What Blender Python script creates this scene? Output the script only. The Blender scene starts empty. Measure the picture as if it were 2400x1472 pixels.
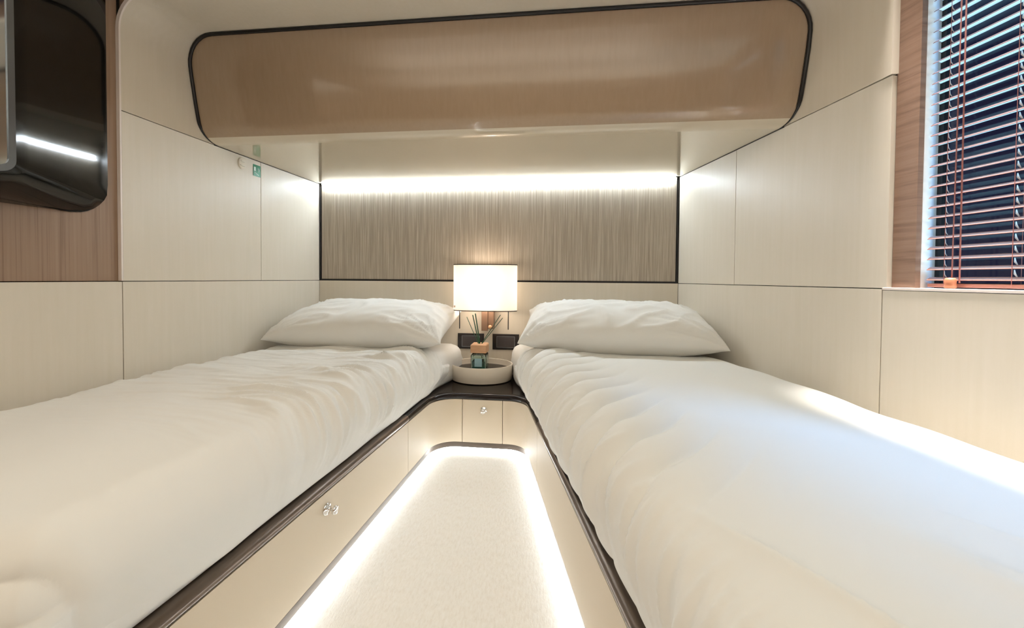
import bpy, bmesh, math, random
from mathutils import Vector, Matrix, noise
import numpy as np
random.seed(4)
SC = bpy.context.scene
COL = SC.collection

# ------------------------------------------------------------------ camera
YAW, PITCH, ROLL = 0.1056, 0.0199, 0.0078
fwd = Vector((-math.sin(YAW)*math.cos(PITCH), math.cos(YAW)*math.cos(PITCH), -math.sin(PITCH)))
rgt = Vector((math.cos(YAW), math.sin(YAW), 0)); upv = rgt.cross(fwd)
r2 = math.cos(ROLL)*rgt + math.sin(ROLL)*upv
u2 = -math.sin(ROLL)*rgt + math.cos(ROLL)*upv
cam = bpy.data.cameras.new('camera'); cam.sensor_width = 36; cam.lens = 13.5
cam.shift_y = -65.4/2400; cam.clip_start = 0.01
co = bpy.data.objects.new('camera', cam); COL.objects.link(co); SC.camera = co
co.matrix_world = Matrix(((r2.x, u2.x, -fwd.x, 0), (r2.y, u2.y, -fwd.y, 0), (r2.z, u2.z, -fwd.z, 0.925), (0, 0, 0, 1)))

# ------------------------------------------------------------------ world, view
SC.view_settings.view_transform = 'Standard'; SC.view_settings.look = 'None'
SC.view_settings.exposure = -0.15; SC.view_settings.gamma = 1; SC.view_settings.use_curve_mapping = False
W = bpy.data.worlds.new('world'); SC.world = W; W.use_nodes = True
W.node_tree.nodes['Background'].inputs[0].default_value = (0.008, 0.011, 0.035, 1)
W.node_tree.nodes['Background'].inputs[1].default_value = 1.0

def area(name, loc, target, size, power, col, size_y=None, spread=None):
    l = bpy.data.lights.new(name, 'AREA'); l.energy = power; l.color = col; l.size = size
    if size_y: l.shape = 'RECTANGLE'; l.size_y = size_y
    if spread: l.spread = spread
    o = bpy.data.objects.new(name, l); COL.objects.link(o); o.location = loc
    o.rotation_euler = (Vector(target)-Vector(loc)).to_track_quat('-Z', 'Y').to_euler()
    return o
WARM = (1.0, 0.90, 0.78)
area('ceiling_bounce_fill', (-0.2, -0.55, 1.80), (-0.2, -0.551, 2.12), 2.6, 34, (1, 0.95, 0.89), 0.8)  # unseen fill, added to bounce light off the ceiling
area('ceiling_bounce_fill', (-0.3, 0.55, 1.95), (-0.3, 0.55, 2.12), 1.8, 10, (1, 0.95, 0.90), 0.5)  # second unseen fill added just below the ceiling
sun = bpy.data.lights.new('daylight_sun', 'SUN'); sun.energy = 3.0; sun.color = (0.16, 0.46, 1.0); sun.angle = math.radians(14)
so = bpy.data.objects.new('daylight_sun', sun); COL.objects.link(so)
so.rotation_euler = Vector((-0.50, 0.42, -0.80)).to_track_quat('-Z', 'Y').to_euler()
def spot(name, loc, target, power, col, ang, blend=0.6, rad=0.03):
    l = bpy.data.lights.new(name, 'SPOT'); l.energy = power; l.color = col; l.spot_size = ang; l.spot_blend = blend
    l.shadow_soft_size = rad
    o = bpy.data.objects.new(name, l); COL.objects.link(o); o.location = loc
    o.rotation_euler = (Vector(target)-Vector(loc)).to_track_quat('-Z', 'Y').to_euler()
ln = area('linear_downlight', (1.10, 0.85, 2.10), (1.10, 0.851, 0), 0.05, 9, (1, 0.93, 0.87), 1.3, spread=math.radians(20))
ln.rotation_euler = (0, 0, 0.2158)
spot('left_bed_fill', (-1.30, 0.55, 2.05), (-1.30, 0.55, 0.5), 8, WARM, math.radians(80), 0.9)  # unseen spot added over the left bed as fill

area('slat_fill_light', (2.7, 1.0, -0.1), (1.2, 1.0, 1.6), 1.2, 190, (0.55, 0.85, 1.0))  # unseen light added below the window to brighten the slat undersides

# ------------------------------------------------------------------ measures
D = 2.5; Z1 = 0.902; Z2 = 1.565; ZC = 2.01
AL, AR = 0.0574, -0.2158
XL, XR = -1.6036, 0.7801
YP = 1.325                                    # where the alcove lining ends
def xl(y): return XL + (y-D)*math.tan(AL)
def xr(y): return XR + (D-y)*math.tan(-AR)
def rl(y): return -0.649 + (y-1.5)*math.tan(AL)
def rr(y): return -0.0258 + (1.5-y)*math.tan(-AR)

# ------------------------------------------------------------------ materials
def srgb(c):
    f = lambda v: v/12.92 if v <= 0.04045 else ((v+0.055)/1.055)**2.4
    return tuple(f(v/255) for v in c)+(1,)
def mat(name, col, rough=0.5, metal=0, coat=0, emit=None, estr=0, spec=None, trans=0, sheen=0, ior=None):
    m = bpy.data.materials.new(name); m.use_nodes = True
    b = m.node_tree.nodes['Principled BSDF']
    b.inputs['Base Color'].default_value = srgb(col); b.inputs['Roughness'].default_value = rough
    b.inputs['Metallic'].default_value = metal; b.inputs['Coat Weight'].default_value = coat
    b.inputs['Coat Roughness'].default_value = 0.03
    b.inputs['Transmission Weight'].default_value = trans
    b.inputs['Sheen Weight'].default_value = sheen
    if ior: b.inputs['IOR'].default_value = ior
    if spec is not None: b.inputs['Specular IOR Level'].default_value = spec
    if emit: b.inputs['Emission Color'].default_value = srgb(emit); b.inputs['Emission Strength'].default_value = estr
    return m
def texture(m, scale, ramp, bump=0.0, bdist=0.002, detail=6, kind='noise', rough=0.6):
    """object-space noise stretched by scale=(x,y,z) drives colour (ramp of (pos,rgb)) and bump"""
    nt = m.node_tree; b = nt.nodes['Principled BSDF']
    tc = nt.nodes.new('ShaderNodeTexCoord'); mp = nt.nodes.new('ShaderNodeMapping')
    mp.inputs['Scale'].default_value = scale
    nt.links.new(tc.outputs['Object'], mp.inputs['Vector'])
    n = nt.nodes.new('ShaderNodeTexNoise'); n.inputs['Scale'].default_value = 1; n.inputs['Detail'].default_value = detail
    n.inputs['Roughness'].default_value = rough
    nt.links.new(mp.outputs[0], n.inputs['Vector'])
    if ramp:
        r = nt.nodes.new('ShaderNodeValToRGB')
        while len(r.color_ramp.elements) < len(ramp): r.color_ramp.elements.new(0.5)
        for e, (p, c) in zip(r.color_ramp.elements, ramp): e.position = p; e.color = srgb(c)
        nt.links.new(n.outputs[0], r.inputs[0]); nt.links.new(r.outputs[0], b.inputs['Base Color'])
    if bump:
        bp = nt.nodes.new('ShaderNodeBump'); bp.inputs['Strength'].default_value = bump; bp.inputs['Distance'].default_value = bdist
        nt.links.new(n.outputs[0], bp.inputs['Height']); nt.links.new(bp.outputs[0], b.inputs['Normal'])
    return m
M = {}
M['cream'] = texture(mat('cream lacquer', (224, 215, 199), 0.38), (60, 60, 3), [(0.3, (222, 213, 196)), (0.7, (226, 217, 202))], 0.02, 0.0003)
M['creamdark'] = mat('cream side panel', (206, 191, 168), 0.55)
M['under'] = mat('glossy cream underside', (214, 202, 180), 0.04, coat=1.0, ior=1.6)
M['fascia'] = texture(mat('taupe gloss lacquer', (168, 146, 122), 0.16, coat=0.45), (70, 70, 2), [(0.3, (166, 144, 119)), (0.7, (171, 149, 125))])
M['gap'] = mat('dark gap', (45, 38, 30), 0.8)
M['seal'] = mat('black rubber', (16, 12, 12), 0.35)
M['wood'] = texture(mat('brown oak veneer', (150, 118, 98), 0.45), (3, 110, 1.2), [(0.28, (122, 96, 76)), (0.45, (152, 125, 103)), (0.75, (162, 137, 115))], 0.25, 0.001)
M['woodh'] = texture(mat('brown oak veneer cross grain', (150, 118, 98), 0.5), (4, 5, 90), [(0.3, (118, 92, 76)), (0.5, (138, 110, 92)), (0.75, (146, 120, 102))], 0.3, 0.001)
M['fabric'] = texture(mat('crinkled fabric', (178, 166, 148), 0.55), (210, 3, 3.5), [(0.30, (152, 140, 124)), (0.5, (172, 160, 144)), (0.70, (200, 191, 176))], 0.5, 0.002, 6)
M['darkwood'] = mat('dark glossy wood', (26, 17, 14), 0.14, spec=0.25)
M['rail'] = mat('bronze rail', (104, 92, 82), 0.28, metal=0.7)
M['skirt'] = mat('bronze skirting', (96, 86, 78), 0.3, metal=0.7)
M['chrome'] = mat('chrome', (235, 235, 235), 0.08, metal=1)
M['steel'] = mat('brushed steel', (160, 165, 170), 0.3, metal=1)
M['carpet'] = texture(mat('white leather carpet', (226, 220, 208), 0.85), (140, 45, 20), [(0.3, (232, 226, 216)), (0.5, (240, 236, 228)), (0.7, (244, 241, 235))], 0.35, 0.002, 6, rough=0.7)
M['linen'] = texture(mat('white cotton', (230, 228, 222), 0.8), (300, 300, 300), None, 0.04, 0.0004)
M['led'] = mat('led strip', (255, 255, 255), 0.5, emit=(228, 243, 255), estr=95)
M['ledf'] = mat('floor led strip', (255, 255, 255), 0.5, emit=(240, 248, 255), estr=55)
M['shade'] = mat('lit cream shade', (250, 243, 232), 0.7, emit=(255, 240, 228), estr=0.42)
_nt = M['shade'].node_tree; _b = _nt.nodes['Principled BSDF']; _o = _nt.nodes['Material Output']; _t = _nt.nodes.new('ShaderNodeBsdfTranslucent')
_t.inputs[0].default_value = srgb((252, 248, 242)); _m = _nt.nodes.new('ShaderNodeMixShader'); _m.inputs[0].default_value = 0.5
_nt.links.new(_b.outputs[0], _m.inputs[1]); _nt.links.new(_t.outputs[0], _m.inputs[2]); _nt.links.new(_m.outputs[0], _o.inputs[0])
M['brownm'] = mat('brown bracket', (128, 100, 80), 0.35)
M['plate'] = mat('black switch plate', (38, 32, 32), 0.25)
M['insert'] = mat('dark grey insert', (66, 60, 60), 0.35)
M['frame'] = mat('white painted frame', (244, 234, 228), 0.35)
M['dish'] = mat('cream ceramic', (232, 222, 206), 0.22)
M['glass'] = mat('clear glass', (225, 245, 242), 0.02, trans=1.0, ior=1.45)
M['liquid'] = mat('teal liquid', (70, 120, 118), 0.05, trans=0.9, ior=1.33)
M['cap'] = texture(mat('light wood cap', (205, 160, 120), 0.5), (20, 20, 200), [(0.3, (196, 148, 108)), (0.7, (214, 172, 134))])
M['reed'] = mat('dark green reed', (30, 78, 52), 0.5)
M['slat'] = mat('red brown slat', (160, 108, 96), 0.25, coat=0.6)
M['slatunder'] = mat('pale slat underside', (205, 225, 232), 0.3)  # pale cyan puts the light reflected from outside into the colour
M['cord'] = mat('reddish cord', (150, 92, 84), 0.6)
M['whitecord'] = mat('white ladder clip', (225, 225, 230), 0.4)
M['tvglass'] = mat('mirrored television glass', (200, 205, 208), 0.06, metal=1)
M['tvbody'] = mat('glossy black housing', (20, 19, 17), 0.06, spec=0.3)
M['bezel'] = mat('silver bezel', (120, 124, 128), 0.25, metal=0.8)
M['green'] = mat('green sign', (0, 118, 78), 0.35)
M['white'] = mat('white print', (225, 245, 235), 0.5)
M['plastic'] = mat('pale plastic', (232, 226, 212), 0.15)
M['water'] = mat('pale harbour water', (190, 225, 235), 0.5)
M['pane'] = bpy.data.materials.new('window pane'); M['pane'].use_nodes = True
nt = M['pane'].node_tree; nt.nodes.clear(); po_ = nt.nodes.new('ShaderNodeOutputMaterial'); mx = nt.nodes.new('ShaderNodeMixShader')
tr = nt.nodes.new('ShaderNodeBsdfTransparent'); gl = nt.nodes.new('ShaderNodeBsdfGlossy'); gl.inputs['Roughness'].default_value = 0.02
mx.inputs[0].default_value = 0.02; nt.links.new(tr.outputs[0], mx.inputs[1]); nt.links.new(gl.outputs[0], mx.inputs[2]); nt.links.new(mx.outputs[0], po_.inputs[0])

# ------------------------------------------------------------------ helpers
def link(name, me, m, parent=None, smooth=False):
    o = bpy.data.objects.new(name, me); COL.objects.link(o)
    if m is not None:
        for k in (m if isinstance(m, list) else [m]): me.materials.append(k)
    if parent is not None: o.parent = parent
    if smooth:
        for p in me.polygons: p.use_smooth = True
    return o
def fin(name, bm, m, parent=None, smooth=False, bevel=0, auto=None):
    bmesh.ops.recalc_face_normals(bm, faces=bm.faces)
    if bevel: bmesh.ops.bevel(bm, geom=[e for e in bm.edges if e.calc_face_angle(0) > 0.6], offset=bevel, segments=2, affect='EDGES', profile=0.6)
    me = bpy.data.meshes.new(name); bm.to_mesh(me); bm.free()
    o = link(name, me, m, parent, smooth or auto)
    if auto: me.set_sharp_from_angle(angle=auto)
    return o
def thing(name, label, cat, group=None, loc=(0, 0, 0)):
    o = bpy.data.objects.new(name, None); COL.objects.link(o); o.location = loc; o.empty_display_size = 0.05
    o['label'] = label; o['category'] = cat
    if group: o['group'] = group
    return o
def tag(o, label, cat, group=None):
    o['label'] = label; o['category'] = cat
    if group: o['group'] = group
    return o
def struct(o): o['kind'] = 'structure'; return o
def prism(pts, z0, z1, bm=None):
    bm = bm or bmesh.new()
    lo = [bm.verts.new((p[0], p[1], z0)) for p in pts]; hi = [bm.verts.new((p[0], p[1], z1)) for p in pts]
    n = len(pts); bm.faces.new(lo[::-1]); bm.faces.new(hi)
    for i in range(n): bm.faces.new((lo[i], lo[(i+1) % n], hi[(i+1) % n], hi[i]))
    return bm
def loft(rings, bm=None, closed=True, caps=True):
    bm = bm or bmesh.new()
    R = [[bm.verts.new(p) for p in r] for r in rings]; n = len(R[0])
    for a, b in zip(R, R[1:]):
        for i in range(n if closed else n-1): bm.faces.new((a[i], a[(i+1) % n], b[(i+1) % n], b[i]))
    if closed and caps: bm.faces.new(R[0][::-1]); bm.faces.new(R[-1])
    return bm
def extr(pts, vec, bm=None):
    """polygon of 3D points extruded by vec"""
    v = Vector(vec); return loft([[Vector(p) for p in pts], [Vector(p)+v for p in pts]], bm)
def box(x0, x1, y0, y1, z0, z1, bm=None): return prism([(x0, y0), (x1, y0), (x1, y1), (x0, y1)], z0, z1, bm)
def tube(pts, rad, seg=8, bm=None, closed=False):
    bm = bm or bmesh.new(); rings = []
    P = [Vector(p) for p in pts]; n = len(P); ref = None
    for i, p in enumerate(P):
        t = (P[(i+1) % n] - P[i-1]) if closed else (P[min(i+1, n-1)] - P[max(i-1, 0)]); t.normalize()
        if ref is None: ref = Vector((0, 0, 1)) if abs(t.z) < 0.9 else Vector((0, 1, 0))
        a = t.cross(ref).normalized(); ref = a.cross(t); r = rad[i] if isinstance(rad, (list, tuple)) else rad
        rings.append([p + r*(math.cos(2*math.pi*k/seg)*a + math.sin(2*math.pi*k/seg)*ref) for k in range(seg)])
    if closed: rings.append(rings[0])
    return loft(rings, bm, caps=not closed)
def lathe(profile, seg, center, bm=None, axis=None, sx=1, sy=1):
    """profile (r,h) around axis at center"""
    bm = bm or bmesh.new(); ax = Vector(axis or (0, 0, 1)).normalized()
    a = ax.orthogonal().normalized() if axis else Vector((1, 0, 0)); b = ax.cross(a); c = Vector(center)
    rings = [[c + ax*h + r*(math.cos(2*math.pi*k/seg)*a*sx + math.sin(2*math.pi*k/seg)*b*sy) for k in range(seg)] for r, h in profile]
    return loft(rings, bm)

# wall frames: s runs from the back corner towards the camera, off > 0 goes out of the room
dL = Vector((math.sin(AL), math.cos(AL), 0)); nL = Vector((-math.cos(AL), math.sin(AL), 0))
dR = Vector((math.sin(AR), math.cos(AR), 0)); nR = Vector((math.cos(AR), -math.sin(AR), 0))
def wl(y, off, z): return Vector((XL, D, z)) - dL*((D-y)/math.cos(AL)) + nL*off
def wr(y, off, z): return Vector((XR, D, z)) - dR*((D-y)/math.cos(AR)) + nR*off
def wpanel(f, poly, o0, o1, bm=None):
    """poly in (y,z) on wall f, from offset o0 to o1"""
    return loft([[f(y, o0, z) for y, z in poly], [f(y, o1, z) for y, z in poly]], bm)
def rect(y0, y1, z0, z1): return [(y0, z0), (y1, z0), (y1, z1), (y0, z1)]

# ------------------------------------------------------------------ floor
fl = prism([(-1.95, -1.45), (1.95, -1.45), (1.95, 2.62), (-1.95, 2.62)], -0.08, 0.0)
struct(fin('floor', fl, M['carpet']))

# ------------------------------------------------------------------ left wall
G = 0.0014
wall_left = struct(fin('wall_left', wpanel(wl, rect(-1.4, D+0.06, 0, 2.15), 0.035, 0.12), M['gap']))
def panel(f, y0, y1, z0, z1, parent, m='cream', o0=0.0, o1=0.03, name='cladding_panel'):
    bm = wpanel(f, rect(y0+G, y1-G, z0+G, z1-G), o0, o1)
    return fin(name, bm, M[m], parent, bevel=0.0012)
panel(wl, YP+0.006, D, 0, Z1, wall_left); panel(wl, -1.4, YP+0.006, 0, Z1, wall_left)
panel(wl, 2.002, D, Z1, Z2, wall_left); panel(wl, YP+0.008, 2.002, Z1, Z2, wall_left)
panel(wl, -1.4, YP+0.008, Z1, 2.12, wall_left, 'wood', 0.014, 0.03, 'wood_cladding')

# ------------------------------------------------------------------ right wall
W1 = (0.86, 1.256); W2 = (-0.35, 0.74)
bm = wpanel(wr, rect(1.262, D+0.06, 0, 2.15), 0.035, 0.12)
wpanel(wr, rect(-1.4, 1.262, 0, Z1-0.03), 0.035, 0.12, bm)
wpanel(wr, rect(-1.4, 1.262, 2.08, 2.15), 0.035, 0.12, bm)
wpanel(wr, rect(-1.4, W2[0], Z1-0.03, 2.08), 0.035, 0.12, bm)
wpanel(wr, rect(W2[1], W1[0], Z1-0.03, 2.08), 0.035, 0.12, bm)
wall_right = struct(fin('wall_right', bm, M['gap']))
panel(wr, 1.331, D, 0, Z1, wall_right); panel(wr, -1.4, 1.331, 0, Z1-0.004, wall_right)
panel(wr, 2.0, D, Z1, Z2, wall_right); panel(wr, YP-0.008, 2.0, Z1, Z2, wall_right)
poly = [(1.317, Z1), (1.317, 2.12), (-1.38, 2.12), (-1.38, 2.06), (0.98, 2.05)]
for k in range(9):
    a = math.pi/2*k/8; poly.append((1.00+0.256*math.sin(a), 1.79+0.25*math.cos(a)))
poly.append((1.256, Z1))
fin('wood_cladding', wpanel(wr, poly, 0.016, 0.034), M['woodh'], wall_right)
for y0, y1 in ((-1.38, W2[0]), (W2[1], W1[0])):
    fin('wood_cladding', wpanel(wr, rect(y0, y1, Z1, 2.06), 0.016, 0.034), M['woodh'], wall_right)
# ledge on top of the lower panel
led = fin('trim_1', wpanel(wr, rect(-1.4, 1.331, Z1-0.004, Z1+0.004), -0.001, 0.10), M['frame'], bevel=0.001); struct(led)
# windows; the second is unseen, added to let blue daylight onto the bed
def window(n, y0, y1):
    b = bmesh.new()
    wpanel(wr, rect(y1, y1+0.03, Z1, 2.07), 0.035, 0.10, b)
    wpanel(wr, rect(y0-0.02, y0, Z1, 2.07), 0.017, 0.10, b)
    wpanel(wr, rect(y0, y1, 2.05, 2.09), 0.035, 0.10, b)
    w = struct(fin('window_%d' % n, b, M['frame']))
    b = bmesh.new()
    for q in (rect(y0, y0+0.02, Z1, 2.05), rect(y1-0.012, y1, Z1, 2.05), rect(y0, y1, Z1, Z1+0.02)): wpanel(wr, q, 0.082, 0.10, b)
    fin('window_frame', b, M['seal'], w)
    fin('window_pane', wpanel(wr, rect(y0, y1, Z1, 2.05), 0.092, 0.094), M['pane'], w)
    return w
window(1, *W1); window(2, *W2)

# ------------------------------------------------------------------ back wall
wb = fin('wall_back', box(XL-0.15, XR+0.15, D+0.02, D+0.12, 0, 2.15), M['gap']); struct(wb)
b = box(XL+0.002, XR-0.002, D-0.004, D+0.02, 0, Z1-0.001); fin('headboard_panel', b, M['cream'], wb, bevel=0.001)
PL, PR = XL+0.004, XR-0.004
fin('fabric_panel', box(PL+0.012, PR-0.012, D+0.002, D+0.018, Z1+0.010, Z2), M['fabric'], wb)
b = box(PL, PR, D-0.002, D+0.016, Z1+0.001, Z1+0.011)
box(PL, PL+0.009, D-0.004, D+0.016, Z1+0.001, Z2-0.02, b); box(PR-0.009, PR, D-0.004, D+0.016, Z1+0.001, Z2-0.02, b)
fin('panel_border', b, M['seal'], wb)

# led strip under the locker
led = thing('led_strip', 'white glowing light strip along the top of the textured back panel', 'light strip', loc=(0, D, Z2))
o = fin('diffuser', box(XL+0.03, XR-0.03, D-0.018, D-0.004, Z2-0.013, Z2-0.003), M['led'], led); o.matrix_parent_inverse = Matrix.Translation((0, -D, -Z2))
o = fin('channel', box(XL+0.028, XR-0.028, D-0.003, D+0.001, Z2-0.016, Z2-0.001), M['frame'], led); o.matrix_parent_inverse = Matrix.Translation((0, -D, -Z2))

# ------------------------------------------------------------------ alcove lining above the seam, ceiling
def arch(y, t=0.0, r=0.13, z0=Z2+0.002):
    a, c = xl(y)-t, xr(y)+t; zt = ZC+t; pts = [(a, y, z0)]
    for k in range(11):
        q = math.pi/2*k/10; pts.append((a+(r+t)*(1-math.cos(q)), y, zt-(r+t)*(1-math.sin(q))))
    for k in range(11):
        q = math.pi/2*k/10; pts.append((c-(r+t)*(1-math.sin(q)), y, zt-(r+t)*(1-math.cos(q))))
    pts.append((c, y, z0)); return pts
rings = []
for y in (YP+0.008, 1.45, 1.58, 1.74):
    rings.append(arch(y) + arch(y, 0.02)[::-1])
rings[0] = [(p[0], p[1]-(0.016 if p[0] > 0 else 0), p[2]) for p in rings[0]]
ca = struct(fin('ceiling_alcove' if False else 'ceiling', loft(rings), M['cream'], auto=0.6))
b = prism([(xl(-1.45)-0.05, -1.45), (xr(-1.45)+0.06, -1.45), (xr(YP)+0.06, YP), (xl(YP)-0.05, YP)], 2.12, 2.2); fin('ceiling_board', b, M['cream'], ca)
hp = [(p[0], YP+0.03, p[2]) for p in arch(YP+0.03, 0.021)]; hp += [(1.068, YP+0.03, Z2), (1.068, YP+0.03, 2.13), (-1.70, YP+0.03, 2.13), (-1.70, YP+0.03, Z2)]
fin('header_board', extr(hp, (0, 0.03, 0)), M['wood'], ca)

def edge_ring(y, t): return [(p[0], y-(0.012 if p[0] > 0 else -0.002), p[2]) for p in arch(y, t, z0=Z1+0.002) if p[0] < 0.2]
rg = [edge_ring(YP, -0.0015), edge_ring(YP+0.006, -0.0015), edge_ring(YP+0.006, 0.013), edge_ring(YP, 0.013)]; rg.append(rg[0])
struct(fin('edge_highlight', loft(rg, closed=False), M['frame'], auto=0.6))  # white strip added to paint the lit highlight along the lining edge

# rear of the cabin, behind the camera
rw = struct(fin('wall_rear', box(-1.95, 1.95, -1.5, -1.4, 0, 2.2), M['wood']))
dr = struct(fin('door_1', box(-0.75, 0.05, -1.405, -1.37, 0, 1.95), M['wood'])); fin('door_handle', tube([(-0.1, -1.37, 0.95), (-0.1, -1.33, 0.95), (-0.2, -1.33, 0.95)], 0.009), M['chrome'], dr)

# ------------------------------------------------------------------ overhead locker
prof = [(1.585, ZC-0.004), (1.598, 1.93), (1.612, 1.82), (1.628, 1.72)]
for k in range(1, 11):
    a = math.pi/2*k/10; prof.append((1.640+0.10*(1-math.cos(a)), Z2+0.10-0.10*math.sin(a)))
lk = thing('overhead_locker', 'long glossy taupe overhead locker with black outline spanning above both beds', 'locker')
def rowx(y, z, ins):
    """left and right x of the locker face, following the rounded lining"""
    a, c = xl(y)+ins, xr(y)-ins; r = 0.13-ins; zt = ZC-ins
    if z > zt-r:
        k = min(1, (z-(zt-r))/r); e = r*(1-math.sqrt(max(0, 1-k*k))); a += e; c -= e
    return a, c
INS = 0.012
face = []
zz = [ZC-INS-0.0005, ZC-INS-0.004, ZC-INS-0.010, ZC-INS-0.02, ZC-INS-0.035, ZC-INS-0.055, ZC-INS-0.08, ZC-INS-0.11]
def yat(z):
    for (ya, za), (yb, zb) in zip(prof, prof[1:]):
        if zb <= z <= za: return ya+(yb-ya)*(za-z)/(za-zb)
    return prof[-1][0]
path = [(yat(z), z) for z in zz] + [p for p in prof if p[1] < zz[-1]-0.01]
b = bmesh.new(); rows = []
NX = 24
for y, z in path:
    a, c = rowx(y, z, INS if z > Z2+0.05 else 0.003)
    rows.append([b.verts.new((a+(c-a)*i/NX, y, z)) for i in range(NX+1)])
for p, q in zip(rows, rows[1:]):
    for i in range(NX): b.faces.new((p[i], p[i+1], q[i+1], q[i]))
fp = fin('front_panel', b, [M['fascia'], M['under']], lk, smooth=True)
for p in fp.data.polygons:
    if abs(p.normal.z) > 0.80 and p.center.z < 1.7: p.material_index = 1  # fillet painted underside cream: bounce light from the beds put into colour
y0 = prof[-1][0]
b = prism([(xl(y0)+0.003, y0), (xr(y0)-0.003, y0), (xr(D-0.019)-0.003, D-0.019), (xl(D-0.019)+0.003, D-0.019)], Z2, Z2+0.015)
fin('underside_panel', b, M['under'], lk)
# black seal round the face
sp = []; sr = []
for y, z in reversed(path[3:]): sp.append((rowx(y, z, 0.006)[0], y-0.002, z))
sp = [(xl(y)+0.004, y-0.001, z) for y, z in reversed([p for p in path if p[1] < 1.62])] + [(rowx(y, z, 0.006)[0], y-0.003, z) for y, z in reversed([p for p in path if p[1] >= 1.62])]
left = sp; right = [( (xr(y)-0.004) if z < 1.62 else rowx(y, z, 0.006)[1], y-0.003, z) for (_, y, z) in sp]
# outline in the corner arcs: resample as true arcs
def arc(cx, sgn):
    out = []
    for k in range(9):
        q = math.pi/2*k/8; z = ZC-0.13+0.124*math.sin(q); y = yat(min(z, ZC-0.006)); out.append((cx+sgn*(0.124*(1-math.cos(q))), y-0.003, z))
    return out
lo = [p for p in left if p[2] < ZC-0.13]; ro = [p for p in right if p[2] < ZC-0.13]
la = arc(xl(1.6)+0.006, 1); ra = arc(xr(1.6)-0.006, -1)[::-1]
pts = lo+la+ra+ro[::-1]
rad = [0.0075 if p[2] > 1.64 else 0.0015+0.006*max(0, (p[2]-Z2)/0.075) for p in pts]
fin('seal', tube(pts, rad, 8), M['seal'], lk, smooth=True)
b = tube([(xl(y)+0.0015, y, Z2-0.001) for y in (1.72, 2.0, 2.3, 2.46)], [0.0022, 0.002, 0.0018, 0.0012], 6); fin('shadow_gap', b, M['gap'], lk)
b = tube([(xr(y)-0.0015, y, Z2-0.001) for y in (1.72, 2.0, 2.3, 2.46)], [0.0026, 0.0026, 0.0018, 0.0012], 6)
fin('shadow_gap', b, M['gap'], lk)
# closed body behind the face
bb = [(xl(1.66)+0.02, 1.68), (xr(1.66)-0.02, 1.68), (xr(2.5)-0.01, 2.49), (xl(2.5)+0.01, 2.49)]
fin('locker_body', prism(bb, Z2+0.12, ZC-0.03), M['gap'], lk)

# ------------------------------------------------------------------ bed fronts, rails, night cabinet
def fillet(pa, pc, pb, r, n=10):
    a = (Vector(pa)-Vector(pc)).normalized(); b_ = (Vector(pb)-Vector(pc)).normalized()
    ang = a.angle(b_); t = r/math.tan(ang/2); c = Vector(pc)+(a+b_).normalized()*(r/math.sin(ang/2))
    s = Vector(pc)+a*t-c; e = Vector(pc)+b_*t-c; tot = s.angle(e); ax = s.cross(e).normalized()
    return [c+Matrix.Rotation(tot*k/n, 3, ax)@s for k in range(n+1)]
YD = 2.010
cl = Vector((rl(YD), YD, 0)); cr = Vector((rr(YD), YD, 0))
Lf = fillet((rl(1.0), 1.0, 0), cl, cr, 0.125, 14); Rf = fillet(cl, cr, (rr(1.0), 1.0, 0), 0.115, 14)
LFOOT, RFOOT = 0.38, 0.20
def seg(y0, y1, f, n=2): return [Vector((f(y0+(y1-y0)*k/n), y0+(y1-y0)*k/n, 0)) for k in range(n+1)]
def sweep(path, prof, bm=None, closed=True):
    """profile of (offset away from the aisle, z) along a plan path running left foot -> drawer -> right foot"""
    rings = []; n = len(path)
    for i, p in enumerate(path):
        t = path[min(i+1, n-1)]-path[max(i-1, 0)]; t.normalize(); nn = Vector((-t.y, t.x, 0))
        rings.append([p+nn*o+Vector((0, 0, z)) for o, z in prof])
    return loft(rings, bm, closed=closed)
SEAM_L = 1.655; SEAM_R = 1.66
lf = [p for p in Lf]; rf = [p for p in Rf]
pathL = seg(LFOOT, SEAM_L, rl); pathCL = [Vector((rl(SEAM_L+0.003), SEAM_L+0.003, 0))]+lf+[Vector((-0.4775, YD, 0))]
pathD = [Vector((-0.4745, YD, 0)), Vector((-0.2600, YD, 0))]
pathCR = [Vector((-0.257, YD, 0))]+rf+[Vector((rr(SEAM_R+0.003), SEAM_R+0.003, 0))]; pathR = seg(SEAM_R, RFOOT, rr)
full = seg(LFOOT, SEAM_L, rl, 6)+lf+rf+seg(SEAM_R, RFOOT, rr, 6)
ZB, ZT = 0.044, 0.274
pan = [(0, ZB), (0, ZT), (0.018, ZT), (0.018, ZB)]
railp = [(0.004, 0.275), (-0.001, 0.279), (-0.004, 0.286), (-0.004, 0.294), (0.0, 0.301), (0.008, 0.305), (0.05, 0.305), (0.05, 0.275)]
bedL = thing('bed', 'white single bed against the left wall with cream side panel and dark rail', 'bed', loc=(-1.15, 1.5, 0))
bedR = thing('bed', 'white single bed on the right side below the window', 'bed', loc=(0.5, 1.3, 0))
ns = thing('night_cabinet', 'built-in night cabinet between the beds with curved cream corners and dark glossy top', 'cabinet', loc=(-0.38, 2.2, 0))
def pin(o):
    o.matrix_parent_inverse = Matrix.Translation(-Vector(o.parent.location)); return o
def knob(parent, p, n, s=1.4):
    n = Vector(n); pr = [(0.013, 0), (0.0135, 0.0015), (0.011, 0.004), (0.005, 0.005), (0.0035, 0.009), (0.0035, 0.015), (0.008, 0.017), (0.0095, 0.021), (0.008, 0.0235), (0.001, 0.0245)]
    return fin('knob', lathe([(r*s, h*s) for r, h in pr], 24, p, axis=n), M['chrome'], parent, smooth=True)
sp1 = pin(fin('side_panel', sweep(pathL, pan), M['creamdark'], bedL)); k = knob(sp1, (rl(1.082), 1.082, 0.224), -nL)
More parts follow.
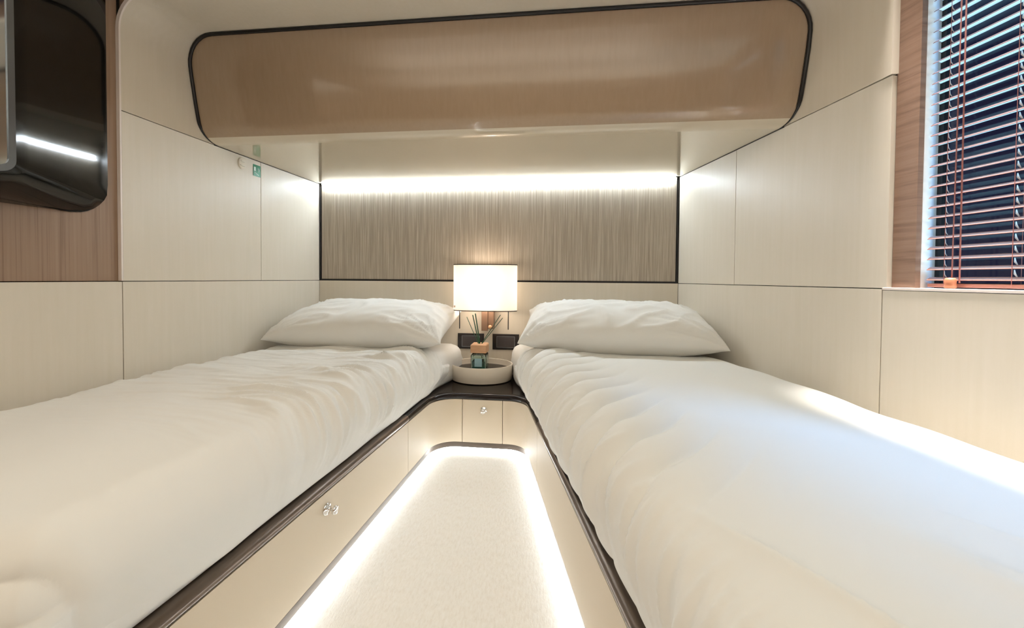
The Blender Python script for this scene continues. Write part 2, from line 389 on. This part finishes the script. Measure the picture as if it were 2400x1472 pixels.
sp2 = pin(fin('side_panel', sweep(pathR, pan), M['creamdark'], bedR))
pin(fin('side_rail', sweep(seg(LFOOT, SEAM_L, rl, 6), railp), [M['rail']], bedL, auto=0.9))
pin(fin('side_rail', sweep(seg(SEAM_R, RFOOT, rr, 6), railp), [M['rail']], bedR, auto=0.9))
pin(fin('curved_panel', sweep(pathCL, pan), M['creamdark'], ns, auto=0.5)); pin(fin('curved_panel', sweep(pathCR, pan), M['creamdark'], ns, auto=0.5))
dw = pin(fin('drawer_front', sweep(pathD, pan), M['creamdark'], ns)); k = knob(dw, (-0.359, YD, 0.222), (0, -1, 0))
# counter top follows the curve
cp = [Vector((rl(SEAM_L), SEAM_L, 0))]+lf+rf+[Vector((rr(SEAM_R), SEAM_R, 0))]
b = sweep(cp, [(0.004, 0.275), (-0.001, 0.279), (-0.004, 0.286), (-0.004, 0.294), (0.0, 0.301), (0.008, 0.305), (0.03, 0.305), (0.03, 0.275)])
fin_pts = [(p.x, p.y+0.03) for p in lf+rf]
fin_pts = [(rl(2.04)-0.05, 1.9)]+[(p.x-0.02 if p.x < -0.4 else p.x+0.02, p.y+0.012) for p in lf+rf]+[(rr(2.04)+0.05, 1.9), (-0.10, 2.49), (-0.70, 2.49)]
prism(fin_pts, 0.276, 0.3048, b)
pin(fin('countertop', b, M['darkwood'], ns, auto=0.6))
# dark backing behind the seams, toe recess
bk = sweep([Vector((p.x, p.y, 0)) for p in full], [(0.020, 0.0), (0.020, 0.272), (0.03, 0.272), (0.03, 0.0)])
b = sweep(full, [(0.055, 0.0), (0.055, 0.034), (0.06, 0.034), (0.06, 0.0)])
sweep(full, [(0.020, 0.036), (0.020, 0.272), (0.030, 0.272), (0.030, 0.036)], b)
sweep(full, [(0.020, 0.034), (0.020, 0.036), (0.06, 0.036), (0.06, 0.034)], b)
bk.free()
struct(fin('trim_2', b, M['seal']))
b = sweep(full, [(0.000, 0.016), (0.000, 0.043), (0.012, 0.043), (0.012, 0.016)])
struct(fin('baseboard_aisle', b, M['skirt'], auto=0.6))
b = sweep(full, [(0.004, 0.006), (0.004, 0.0155), (0.012, 0.0155), (0.012, 0.006)])
fl_led = tag(fin('led_strip', b, M['ledf']), 'white light strip hidden under the bed fronts lighting the floor edge', 'light strip')
# foot ends of the bases
b = prism([(xl(LFOOT)+0.004, LFOOT), (rl(LFOOT)-0.02, LFOOT), (rl(LFOOT)-0.02, LFOOT+0.02), (xl(LFOOT)+0.004, LFOOT+0.02)], 0, 0.30); pin(fin('foot_panel', b, M['creamdark'], bedL))
b = prism([(rr(RFOOT)+0.02, RFOOT), (xr(RFOOT)-0.004, RFOOT), (xr(RFOOT)-0.004, RFOOT+0.02), (rr(RFOOT)+0.02, RFOOT+0.02)], 0, 0.30); pin(fin('foot_panel', b, M['creamdark'], bedR))
# slatted deck under the mattress
b = prism([(xl(LFOOT)+0.004, LFOOT+0.02), (rl(LFOOT)-0.05, LFOOT+0.02), (rl(2.49)-0.05, 2.49), (xl(2.49)+0.004, 2.49)], 0.27, 0.30); pin(fin('bed_deck', b, M['darkwood'], bedL))
b = prism([(rr(RFOOT)+0.05, RFOOT+0.02), (xr(RFOOT)-0.004, RFOOT+0.02), (xr(2.49)-0.004, 2.49), (rr(2.49)+0.05, 2.49)], 0.27, 0.30); pin(fin('bed_deck', b, M['darkwood'], bedR))

# ------------------------------------------------------------------ bedding
def sm(a, b_, x):
    t = min(1, max(0, (x-a)/(b_-a))); return t*t*(3-2*t)
def rbox(xf0, xf1, y0, y1, z0, z1, r, rb, disp=None, nu=120, nv=240, nw=24, openb=False, ry=None):
    """rounded slab between x=xf0(y) and xf1(y); r = top radius, rb = bottom radius; disp(p, n) -> offset along n"""
    bm = bmesh.new(); V = {}
    def vert(i, j, k):
        key = (i, j, k)
        if key in V: return V[key]
        u, v, w = i/nu, j/nv, k/nw
        y = y0+(y1-y0)*v; a, c = xf0(y), xf1(y); x = a+(c-a)*u; z = z0+(z1-z0)*w
        rz = r if w > 0.5 else rb
        p = Vector((x, y, z))
        q = Vector((min(max(x, a+rz), c-rz), min(max(y, y0+rz), y1-rz), min(z, z1-rz) if w > 0.5 else max(z, z0+rz)))
        d = p-q; n = Vector((0, 0, 1))
        if d.length > 1e-6:
            n = d.normalized(); p = q+n*rz if (k in (0, nw) or i in (0, nu) or j in (0, nv)) else p
        if disp: p = p+n*disp(p, n)
        V[key] = bm.verts.new(p); return V[key]
    def quad(a, b_, c, d):
        try: bm.faces.new((vert(*a), vert(*b_), vert(*c), vert(*d)))
        except ValueError: pass
    for i in range(nu):
        for j in range(nv):
            quad((i, j, nw), (i+1, j, nw), (i+1, j+1, nw), (i, j+1, nw))
            if not openb: quad((i, j, 0), (i, j+1, 0), (i+1, j+1, 0), (i+1, j, 0))
    for i in range(nu):
        for k in range(nw):
            quad((i, 0, k), (i+1, 0, k), (i+1, 0, k+1), (i, 0, k+1)); quad((i, nv, k), (i, nv, k+1), (i+1, nv, k+1), (i+1, nv, k))
    for j in range(nv):
        for k in range(nw):
            quad((0, j, k), (0, j, k+1), (0, j+1, k+1), (0, j+1, k)); quad((nu, j, k), (nu, j+1, k), (nu, j+1, k+1), (nu, j, k+1))
    return bm
N3 = lambda x, y, z=0.0: noise.noise(Vector((x, y, z)))
def ridge(v):            # sharp crest, soft valley
    return (1-abs(v))**3
# mattresses (fitted sheet)
b = rbox(lambda y: xl(y)+0.02, lambda y: rl(y)-0.015+0.035*sm(2.05, 2.3, y), LFOOT+0.06, 2.47, 0.302, 0.505, 0.075, 0.03, lambda p, n: 0.003*N3(p.x*5, p.y*5, p.z*5), 30, 60, 8)
pin(fin('mattress', b, M['linen'], bedL, smooth=True))
b = rbox(lambda y: rr(y)+0.015-0.045*sm(2.0, 2.25, y), lambda y: xr(y)-0.02, RFOOT+0.06, 2.47, 0.302, 0.515, 0.075, 0.03, lambda p, n: 0.003*N3(p.x*5, p.y*5, p.z*5), 30, 60, 8)
pin(fin('mattress', b, M['linen'], bedR, smooth=True))
def dispL(p, n):
    t = rl(p.y)-p.x + max(0, 0.53-p.z)*-1.0            # distance from the aisle edge, negative down the side
    e = sm(0.75, 0.0, t)
    # folds running across the bed, bending towards the foot on the side
    ph = p.y + 0.30*sm(0.35, -0.25, t)*0.5 + 0.05*N3(p.x*2.5, p.y*1.5, 3)
    env = sm(0.75, 1.35, p.y)*(0.35+0.65*e)
    f = 0.0
    for fr, am, sd in ((10, 0.024, 1), (19, 0.020, 7), (37, 0.010, 13)):
        f += am*ridge(N3(ph*fr+0.8*N3(p.x*2, p.y*2, sd), t*1.6, sd)*1.6)*(0.4+0.9*abs(N3(p.x*3, p.y*3, sd+5)))
    big = 0.010*N3(p.x*2.2, p.y*2.0, 9)+0.006*N3(p.x*5, p.y*4, 21)
    low = 0.004*N3(p.x*7, p.y*5, 4)
    edge = 0.007*N3(p.y*6, 2.0, 5)*sm(0.40, 0.32, p.z)
    ft = sm(0.60, 0.44, p.y); tuck = -0.014*ridge(N3((p.x*0.8-p.y*1.1)*6, p.z*3+1, 44)*2.2)*ft*sm(0.53, 0.47, p.z)
    return tuck+0.012*ridge(N3((p.x+p.y*0.7)*6, p.y, 47)*1.6)*ft*0.35+big*sm(-0.2, 0.1, t)+low+f*env*1.5*sm(0.32, 0.40, p.z)+edge + 0.010*sm(0.50, 0.42, p.z)*sm(0.33, 0.40, p.z)*(1 if n.x > 0.2 else 0)
b = rbox(lambda y: xl(y)+0.014, lambda y: rl(y)-0.012, LFOOT+0.04, 2.16, 0.315, 0.530, 0.11, 0.012, dispL, 150, 330, 28, openb=True)
duL = tag(fin('duvet', b, M['linen'], smooth=True), 'white duvet with fine wrinkles tucked over the left bed', 'duvet')
def dispR(p, n):
    t = p.x-rr(p.y) - max(0, 0.54-p.z)*1.0
    # puffed bolsters between curved creases on the aisle side
    c = p.y*1.0 - 1.1*max(0, t+0.12)**1.5*0.9 + 0.03*N3(p.y*3, t*3, 2)
    per = 0.118
    q = (c/per) % 1.0
    puff = (1-abs(2*q-1)**2.2)
    env = sm(0.42, 0.05, t)*sm(0.6, 1.0, p.y)*sm(-0.26, -0.12, t)
    fine = 0.0
    for fr, am, sd in ((13, 0.013, 3), (27, 0.0080, 8)):
        fine += am*ridge(N3((p.y-0.25*t)*fr, t*2.0, sd)*1.7)
    side = sm(0.12, -0.10, t)
    ft = sm(0.75, 0.45, p.y)
    fold = 0.020*ridge(N3((p.x+0.6*p.y)*7, p.y*1.0, 31)*1.5)*ft
    cd = min(q, 1-q)*per; groove = -0.012*math.exp(-(cd/0.010)**2)*env*(0.6+0.8*abs(N3(p.y*4, t*3, 61)))
    wave = 0.016*N3(p.y*4.5, 3, 71)*sm(0.22, 0.05, xr(p.y)-p.x)
    return groove + wave + 0.030*puff*env + fine*side*1.4*sm(0.33, 0.42, p.z) + 0.009*N3(p.x*2, p.y*1.6, 7) + 0.003*N3(p.x*6, p.y*6, 17) + fold + 0.006*N3(p.y*4, 9, 5)*sm(0.40, 0.32, p.z)
b = rbox(lambda y: rr(y)+0.006-0.02*sm(1.9, 2.2, y), lambda y: xr(y)-0.014, RFOOT+0.02, 2.16, 0.315, 0.545, 0.125, 0.012, dispR, 160, 330, 28, openb=True)
duR = tag(fin('duvet', b, M['linen'], smooth=True), 'puffy white duvet lying on the right bed in bluish daylight', 'duvet')

def pillow(name, center, w, d, th, tilt, yaw, seed, label, skew=0.0):
    NU, NV = 90, 60; bm = bmesh.new(); g = {}
    def pt(u, v, s):
        cu, cv = abs(u), abs(v)
        px = u*w/2*(1-0.07*(1-cu**2)*cv**4*0.5-0.05*(1-v*v)*cu**6); py = v*d/2*(1-0.06*(1-cu**3))
        px += 0.0; k = max(0.0, (1-cu**3.2))*max(0.0, (1-cv**2.6))
        h = th/2*k**0.50
        rip = 0
        r = math.hypot(1-cu, 1-cv)
        ang = math.atan2(1-cv, 1-cu)
        rip += 0.022*ridge(N3(ang*4.5+seed, r*1.2, seed+(3 if u > 0 else 0)+(5 if v > 0 else 0))*1.8)*sm(1.0, 0.1, r)*k**0.3
        rip += 0.015*ridge(N3((px*5+py*5), (py*9-px*6), seed)*1.5)*k**0.4 + 0.008*N3(px*5, py*6, seed+2)*k**0.3
        z = s*h + (rip if s > 0 else rip*0.3)
        z += 0.012*cu**6*cv**6*(1 if v > 0 else -1)
        return Vector((px+skew*py, py, z))
    for s in (1, -1):
        for i in range(NU+1):
            for j in range(NV+1):
                if s == -1 and (i in (0, NU) or j in (0, NV)): g[(s, i, j)] = g[(1, i, j)]; continue
                u = math.sin((i/NU-0.5)*math.pi); v = math.sin((j/NV-0.5)*math.pi)
                g[(s, i, j)] = bm.verts.new(pt(u, v, s))
        for i in range(NU):
            for j in range(NV):
                q = [g[(s, i, j)], g[(s, i+1, j)], g[(s, i+1, j+1)], g[(s, i, j+1)]]
                bm.faces.new(q if s == 1 else q[::-1])
    bm.transform(Matrix.Translation(Vector(center)) @ Matrix.Rotation(yaw, 4, 'Z') @ Matrix.Rotation(tilt, 4, 'X'))
    return tag(fin('pillow', bm, M['linen'], smooth=True), label, 'pillow')
pillow('l', (-1.085, 2.19, 0.645), 1.00, 0.52, 0.25, math.radians(12), 0.02, 1, 'plump white pillow at the head of the left bed')
pillow('r', (0.345, 2.19, 0.655), 1.02, 0.52, 0.26, math.radians(12), -0.06, 6, 'plump white pillow at the head of the right bed')

# ------------------------------------------------------------------ wall lamp
LX, LYc = -0.4255, 2.405
lamp = thing('wall_lamp', 'lit wall lamp with wide cream drum shade between the two pillows', 'lamp', loc=(LX, D, 0.62))
def sell(rx, ry, z, n=64, e=2.6):
    out = []
    for k in range(n):
        a = 2*math.pi*k/n; c, s = math.cos(a), math.sin(a)
        out.append((LX+rx*math.copysign(abs(c)**(2/e), c), LYc+ry*math.copysign(abs(s)**(2/e), s), z))
    return out
ZS0, ZS1 = 0.722, 1.008
b = loft([sell(0.203, 0.075, ZS0), sell(0.203, 0.075, ZS1), sell(0.200, 0.072, ZS1), sell(0.200, 0.072, ZS0)], caps=False)
b2 = b; pin(fin('lamp_shade', b, M['shade'], lamp, auto=0.6))
for z in (ZS0-0.003, ZS1-0.001):
    b = bmesh.new()
    r = [sell(0.2045, 0.0765, z), sell(0.2045, 0.0765, z+0.005), sell(0.199, 0.071, z+0.005), sell(0.199, 0.071, z)]
    r.append(r[0]); loft(r, b, caps=False); pin(fin('shade_trim', b, M['plate'], lamp, auto=0.6))
b = box(-0.452, -0.412, 2.42, 2.44, 0.588, 0.90)
pin(fin('bracket', b, M['brownm'], lamp, bevel=0.002))
b = box(-0.411, -0.375, 2.43, 2.50, 0.60, 0.90); pin(fin('back_plate', b, M['brownm'], lamp, bevel=0.002))
b = lathe([(0.012, 0), (0.014, 0.004), (0.013, 0.014), (0.004, 0.018)], 20, (-0.395, 2.43, 0.612), axis=(0, -1, 0)); pin(fin('switch_button', b, M['cap'], lamp, smooth=True))
for x in (-0.582, -0.273):
    b = tube([(x, 2.37, ZS0+0.01), (x, 2.37, 0.606)], 0.0032, 10); pin(fin('rod', b, M['seal'], lamp, smooth=True))
b = lathe([(0.008, 0), (0.022, 0.02), (0.028, 0.05), (0.018, 0.08), (0.004, 0.09)], 20, (LX, 2.40, 0.80)); pin(fin('bulb', b, mat('lit bulb', (255, 240, 220), 0.4, emit=(255, 226, 190), estr=5), lamp, smooth=True))
b = box(LX-0.186, LX-0.176, LYc-0.0668, LYc-0.0660, 0.742, 0.754); pin(fin('label_mark', b, mat('faint pink print', (228, 200, 190), 0.6), lamp))
pl = bpy.data.lights.new('lamp_bulb_light', 'POINT'); pl.energy = 1.7; pl.color = (1, 0.88, 0.76); pl.shadow_soft_size = 0.04
po = bpy.data.objects.new('lamp_bulb_light', pl); COL.objects.link(po); po.location = (LX, 2.40, 0.93)
pl2 = bpy.data.lights.new('lamp_bulb_light', 'POINT'); pl2.energy = 1.5; pl2.color = (1, 0.88, 0.76); pl2.shadow_soft_size = 0.04
po = bpy.data.objects.new('lamp_bulb_light', pl2); COL.objects.link(po); po.location = (LX, 2.385, 0.77)

# ------------------------------------------------------------------ switch plates
def splate(x0, x1, label):
    t = thing('switch_plate', label, 'switch plate', 'black switch plates under the wall lamp', (0.5*(x0+x1), D-0.004, 0.508))
    pin(fin('plate', box(x0, x1, D-0.011, D-0.0045, 0.457, 0.560), M['plate'], t, bevel=0.0015))
    a, c = x0+0.030, x1-0.030
    pin(fin('module', box(a, c, D-0.0135, D-0.010, 0.474, 0.543), M['insert'], t, bevel=0.001))
    b = bmesh.new(); w = 0.0022
    for q in ((a-w, c+w, 0.543, 0.543+w), (a-w, c+w, 0.474-w, 0.474), (a-w, a, 0.474, 0.543), (c, c+w, 0.474, 0.543)):
        box(q[0], q[1], D-0.0142, D-0.0108, q[2], q[3], b)
    pin(fin('module_frame', b, M['steel'], t))
splate(-0.623, -0.447, 'black switch plate on the wall behind the diffuser reeds, left of the other plate')
splate(-0.390, -0.215, 'black switch plate right of the diffuser, next to the right pillow')

# ------------------------------------------------------------------ dish and diffuser
TX, TY = -0.431, 2.322
prf = [(0.165, 0.0), (0.183, 0.004), (0.190, 0.03), (0.194, 0.094), (0.191, 0.098), (0.184, 0.097), (0.181, 0.03), (0.172, 0.016), (0.01, 0.014)]
dish = thing('round_dish', 'round cream tray with raised rim on the dark top between the beds', 'tray', loc=(TX, TY, 0.305))
pin(fin('bowl', lathe(prf, 96, (TX, TY, 0.306), sy=0.80), M['dish'], dish, auto=0.7))
pin(fin('dish_liner', lathe([(0.002, 0.0), (0.1795, 0.0), (0.1795, 0.04), (0.002, 0.04)], 64, (TX, TY, 0.330), sy=0.80), M['darkwood'], dish))
df = thing('reed_diffuser', 'square glass reed diffuser with wooden cap and green reeds in the tray', 'diffuser', loc=(-0.433, 2.275, 0.371))
cx, cy, hw = -0.4335, 2.275, 0.047
def rsq(h, r, z, n=5):
    out = []
    for sx, sy, a0 in ((1, 1, 0), (-1, 1, 90), (-1, -1, 180), (1, -1, 270)):
        for k in range(n+1):
            a = math.radians(a0+90*k/n); out.append((cx+sx*(h-r)+r*math.cos(a), cy+sy*(h-r)+r*math.sin(a), z))
    return out
ZG = 0.3712
b = loft([rsq(hw-0.004, 0.008, ZG), rsq(hw, 0.008, ZG+0.005), rsq(hw, 0.008, ZG+0.095), rsq(hw-0.010, 0.008, ZG+0.108), rsq(0.020, 0.008, ZG+0.110),
          rsq(0.018, 0.008, ZG+0.106), rsq(hw-0.012, 0.008, ZG+0.098), rsq(hw-0.006, 0.006, ZG+0.088), rsq(hw-0.006, 0.006, ZG+0.012), rsq(hw-0.010, 0.006, ZG+0.008)])
pin(fin('bottle', b, M['glass'], df, auto=0.7))
b = loft([rsq(hw-0.0065, 0.005, ZG+0.013), rsq(hw-0.0065, 0.005, ZG+0.060)]); pin(fin('liquid', b, M['liquid'], df))
b = box(cx-0.022, cx+0.022, cy-hw-0.0012, cy-hw-0.0002, ZG+0.030, ZG+0.078); pin(fin('label_sticker', b, mat('pale teal sticker', (150, 185, 195), 0.5), df))
b = loft([rsq(hw-0.001, 0.006, ZG+0.1105), rsq(hw+0.001, 0.006, ZG+0.112), rsq(hw+0.001, 0.006, ZG+0.156), rsq(hw-0.003, 0.006, ZG+0.160)])
pin(fin('cap', b, M['cap'], df, auto=0.6))
for tip, (bx, by), r in (((-0.52, 2.3, 0.688), (-0.012, 0.005), 0.002),
                       ((-0.477, 2.27, 0.704), (-0.004, -0.004), 0.0032),
                       ((-0.455, 2.24, 0.715), (0.002, 0.0), 0.0034),
                       ((-0.308, 2.27, 0.707), (0.008, 0.004), 0.0021),
                       ((-0.299, 2.3, 0.686), (0.012, -0.004), 0.002)):
    tip = Vector(tip); base = Vector((cx+bx*0.8, cy+by, ZG+0.155)); low = base+(base-tip)*0.45
    pin(fin('reed', tube([low, base, tip], r, 8), M['reed'], df, smooth=True))

# ------------------------------------------------------------------ emergency sign and call button on the left wall
sg = thing('emergency_exit_sign', 'small green square exit sign high on the left wall', 'sign', loc=wl(1.975, 0, 1.50))
def wlp(poly, o0, o1): return wpanel(wl, poly, o0, o1)
pin(fin('plate', wlp(rect(1.950, 1.998, 1.478, 1.540), -0.002, -0.0002), M['green'], sg))
b = wlp(rect(1.9535, 1.9655, 1.505, 1.527), -0.0026, -0.002)
arcp = [(1.979+0.010*math.cos(math.radians(a)), 1.512+0.014*math.sin(math.radians(a))) for a in range(-40, 81, 20)]
arcq = [(1.979+0.0055*math.cos(math.radians(a)), 1.512+0.009*math.sin(math.radians(a))) for a in range(80, -41, -20)]
wlp(arcp+arcq, -0.0026, -0.002, ) .free()
wpanel(wl, arcp+arcq, -0.0026, -0.002, b)
wpanel(wl, [(1.958, 1.500), (1.986, 1.488), (1.986, 1.484), (1.960, 1.494)], -0.0026, -0.002, b)
pin(fin('pictogram', b, M['white'], sg))
cbt = thing('call_button', 'tiny pale glossy wall fitting beside the green exit sign', 'button', loc=wl(1.875, 0, 1.53))
b = bmesh.new(); n_ = 20
def oval(ry, rz, off, cyy=1.877, cz=1.522): return [wl(cyy+ry*math.cos(2*math.pi*k/n_), off, cz+rz*math.sin(2*math.pi*k/n_)) for k in range(n_)]
pin(fin('base', loft([oval(0.024, 0.030, -0.0002), oval(0.024, 0.030, -0.004), oval(0.020, 0.026, -0.007)]), M['cream'], cbt, auto=0.6))
pin(fin('lens', loft([oval(0.013, 0.006, -0.007, cz=1.533), oval(0.012, 0.005, -0.011, cz=1.533)]), M['plastic'], cbt, auto=0.6))
pin(fin('lens', loft([oval(0.016, 0.005, -0.007, cz=1.510), oval(0.015, 0.004, -0.011, cz=1.510)]), M['plastic'], cbt, auto=0.6))

# ------------------------------------------------------------------ television on the left wall
tv = thing('television', 'glossy black wall-mounted television housing with silver edge on the left wood wall', 'television', loc=wl(0.6, 0, 1.5))
A = Vector((-1.497, 0.925, 0)); Bp = Vector((-1.668, 1.283, 0)); AN = Vector((-1.560, -0.15, 0))
ZT0, ZT1 = 1.243, 2.00
def tvring(z, ins, drop=0.0):
    a = A + Vector((-ins, -ins*0.3, 0)); bq = Bp + Vector((-ins*0.3, -ins*0.9, 0)); c = AN + Vector((-ins, 0, 0))
    wB = wl(bq.y, 0.006, 0); wC = wl(c.y, 0.006, 0)
    P = []
    for k in range(9): P.append(c.lerp(a, k/8*0.985))
    P.append(a+Vector((-0.0015, 0.004, 0)))
    for k in range(1, 9): P.append(a.lerp(bq, k/8))
    P.append(wB+Vector((0, 0.002, 0))); P.append(wC)
    return [(p.x, p.y, z-drop*max(0, min(1, (-p.x+A.x)/0.19))) for p in P]
rings = [tvring(ZT1, 0), tvring(ZT0+0.02, 0), tvring(ZT0+0.006, 0.0015)]
for k in range(1, 8):
    a = math.pi/2*k/7
    rings.append(tvring(ZT0+0.004-0.055*math.sin(a)*1.0, 0.11*(1-math.cos(a)), 0.045*math.sin(a)))
pin(fin('housing', loft(rings), M['tvbody'], tv, auto=0.5))
# silver bezel frame and glass on the room side
def onf(t, z, o): # t along AN->A
    p = AN.lerp(A, t); n = Vector(((A-AN).y, -(A-AN).x, 0)).normalized(); return (p.x+n.x*o, p.y+n.y*o, z)
def rrect(t0, t1, z0, z1, r, o, L=1.077):
    out = []
    for ct, cz, a0 in ((t1-r/L, z1-r, 0), (t0+r/L, z1-r, 90), (t0+r/L, z0+r, 180), (t1-r/L, z0+r, 270)):
        for k in range(7):
            a = math.radians(a0+15*k); out.append(onf(ct+r/L*math.cos(a), cz+r*math.sin(a), o))
    return out
outer = rrect(0.02, 0.998, 1.205, 1.97, 0.035, 0.0); outf = rrect(0.02, 0.998, 1.205, 1.97, 0.035, 0.012)
inf = rrect(0.035, 0.985, 1.222, 1.955, 0.022, 0.012); inb = rrect(0.035, 0.985, 1.222, 1.955, 0.022, 0.004)
pin(fin('bezel', loft([outer, outf, inf, inb, outer], caps=False), M['bezel'], tv, auto=0.6))
pin(fin('screen', loft([inb, rrect(0.035, 0.985, 1.222, 1.955, 0.022, 0.0085)]), M['tvglass'], tv, auto=0.6))

# ------------------------------------------------------------------ blind
bl = thing('venetian_blind', 'reddish brown venetian blind in the window on the right', 'blind', loc=wr(1.05, 0.055, Z1+0.004))
SB0, SB1 = W1[0]+0.012, W1[1]-0.010
def slat_section(z, nseg=8, w=0.029, tilt=math.radians(12), th=0.0007):
    up_, dn = [], []
    for k in range(nseg+1):
        u = (k/nseg-0.5); o = 0.055+u*w*math.cos(tilt); zz_ = z+u*w*math.sin(tilt)+0.0058*(1-4*u*u)
        up_.append((o, zz_+th)); dn.append((o, zz_-th))
    return up_+dn[::-1]
sl = []; z = Z1+0.030; first = None
while z < 2.03:
    sec = slat_section(z)
    if first is None:
        b = loft([[wr(SB0, o, zz_) for o, zz_ in sec], [wr(SB1, o, zz_) for o, zz_ in sec]])
        first = pin(fin('slat', b, [M['slat'], M['slatunder']], bl, auto=0.8)); z0s = z
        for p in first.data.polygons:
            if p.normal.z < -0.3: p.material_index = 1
    else:
        c = first.copy(); COL.objects.link(c); c.parent = bl; c.matrix_parent_inverse = first.matrix_parent_inverse; c.location = first.location + Vector((0, 0, z-z0s))
    sl.append(z); z += 0.0300
pin(fin('bottom_rail', wpanel(wr, rect(SB0, SB1, Z1+0.007, Z1+0.018), 0.044, 0.068), M['slat'], bl, bevel=0.002))
pin(fin('head_rail', wpanel(wr, rect(SB0, SB1, 2.035, 2.05), 0.037, 0.07), M['slat'], bl))
for yl in (1.205, 1.071):
    b = bmesh.new()
    for o in (0.041, 0.069): tube([wr(yl, o, Z1+0.012), wr(yl, o, 2.04)], 0.0007, 6, b)
    pin(fin('ladder_cord', b, M['cord'], bl))
for yl in (1.210, 1.071):
    b = bmesh.new()
    for z in sl[:-1]:
        tube([wr(yl-0.003, 0.052, z+0.006), wr(yl, 0.050, z+0.014), wr(yl+0.002, 0.052, z+0.024)], [0.0012, 0.0022, 0.0009] if yl < 1.1 else [0.001, 0.0012, 0.001], 6, b)
    pin(fin('lift_cord', b, M['whitecord'], bl, smooth=True))
pin(fin('pull_cord', tube([wr(1.172, 0.036, 2.03), wr(1.166, 0.034, Z1+0.02)], 0.0018, 8), M['cord'], bl, smooth=True))
pin(fin('pull_cord', tube([wr(1.178, 0.035, 2.03), wr(1.180, 0.030, Z1+0.03)], 0.0014, 8), M['cord'], bl, smooth=True))
pc = wr(1.180, 0.026, Z1+0.0045)
pin(fin('cord_pull', lathe([(0.009, 0), (0.0125, 0.003), (0.0115, 0.014), (0.0125, 0.024), (0.009, 0.029), (0.002, 0.030)], 24, pc), mat('light brown toggle', (176, 112, 80), 0.5), bl, smooth=True))

# outside
struct(fin('outside_water', box(1.6, 7, -3, 6, -0.45, -0.4), M['water'])) ['kind'] = 'structure'  # unseen water plane, added to bounce cyan light up at the slats
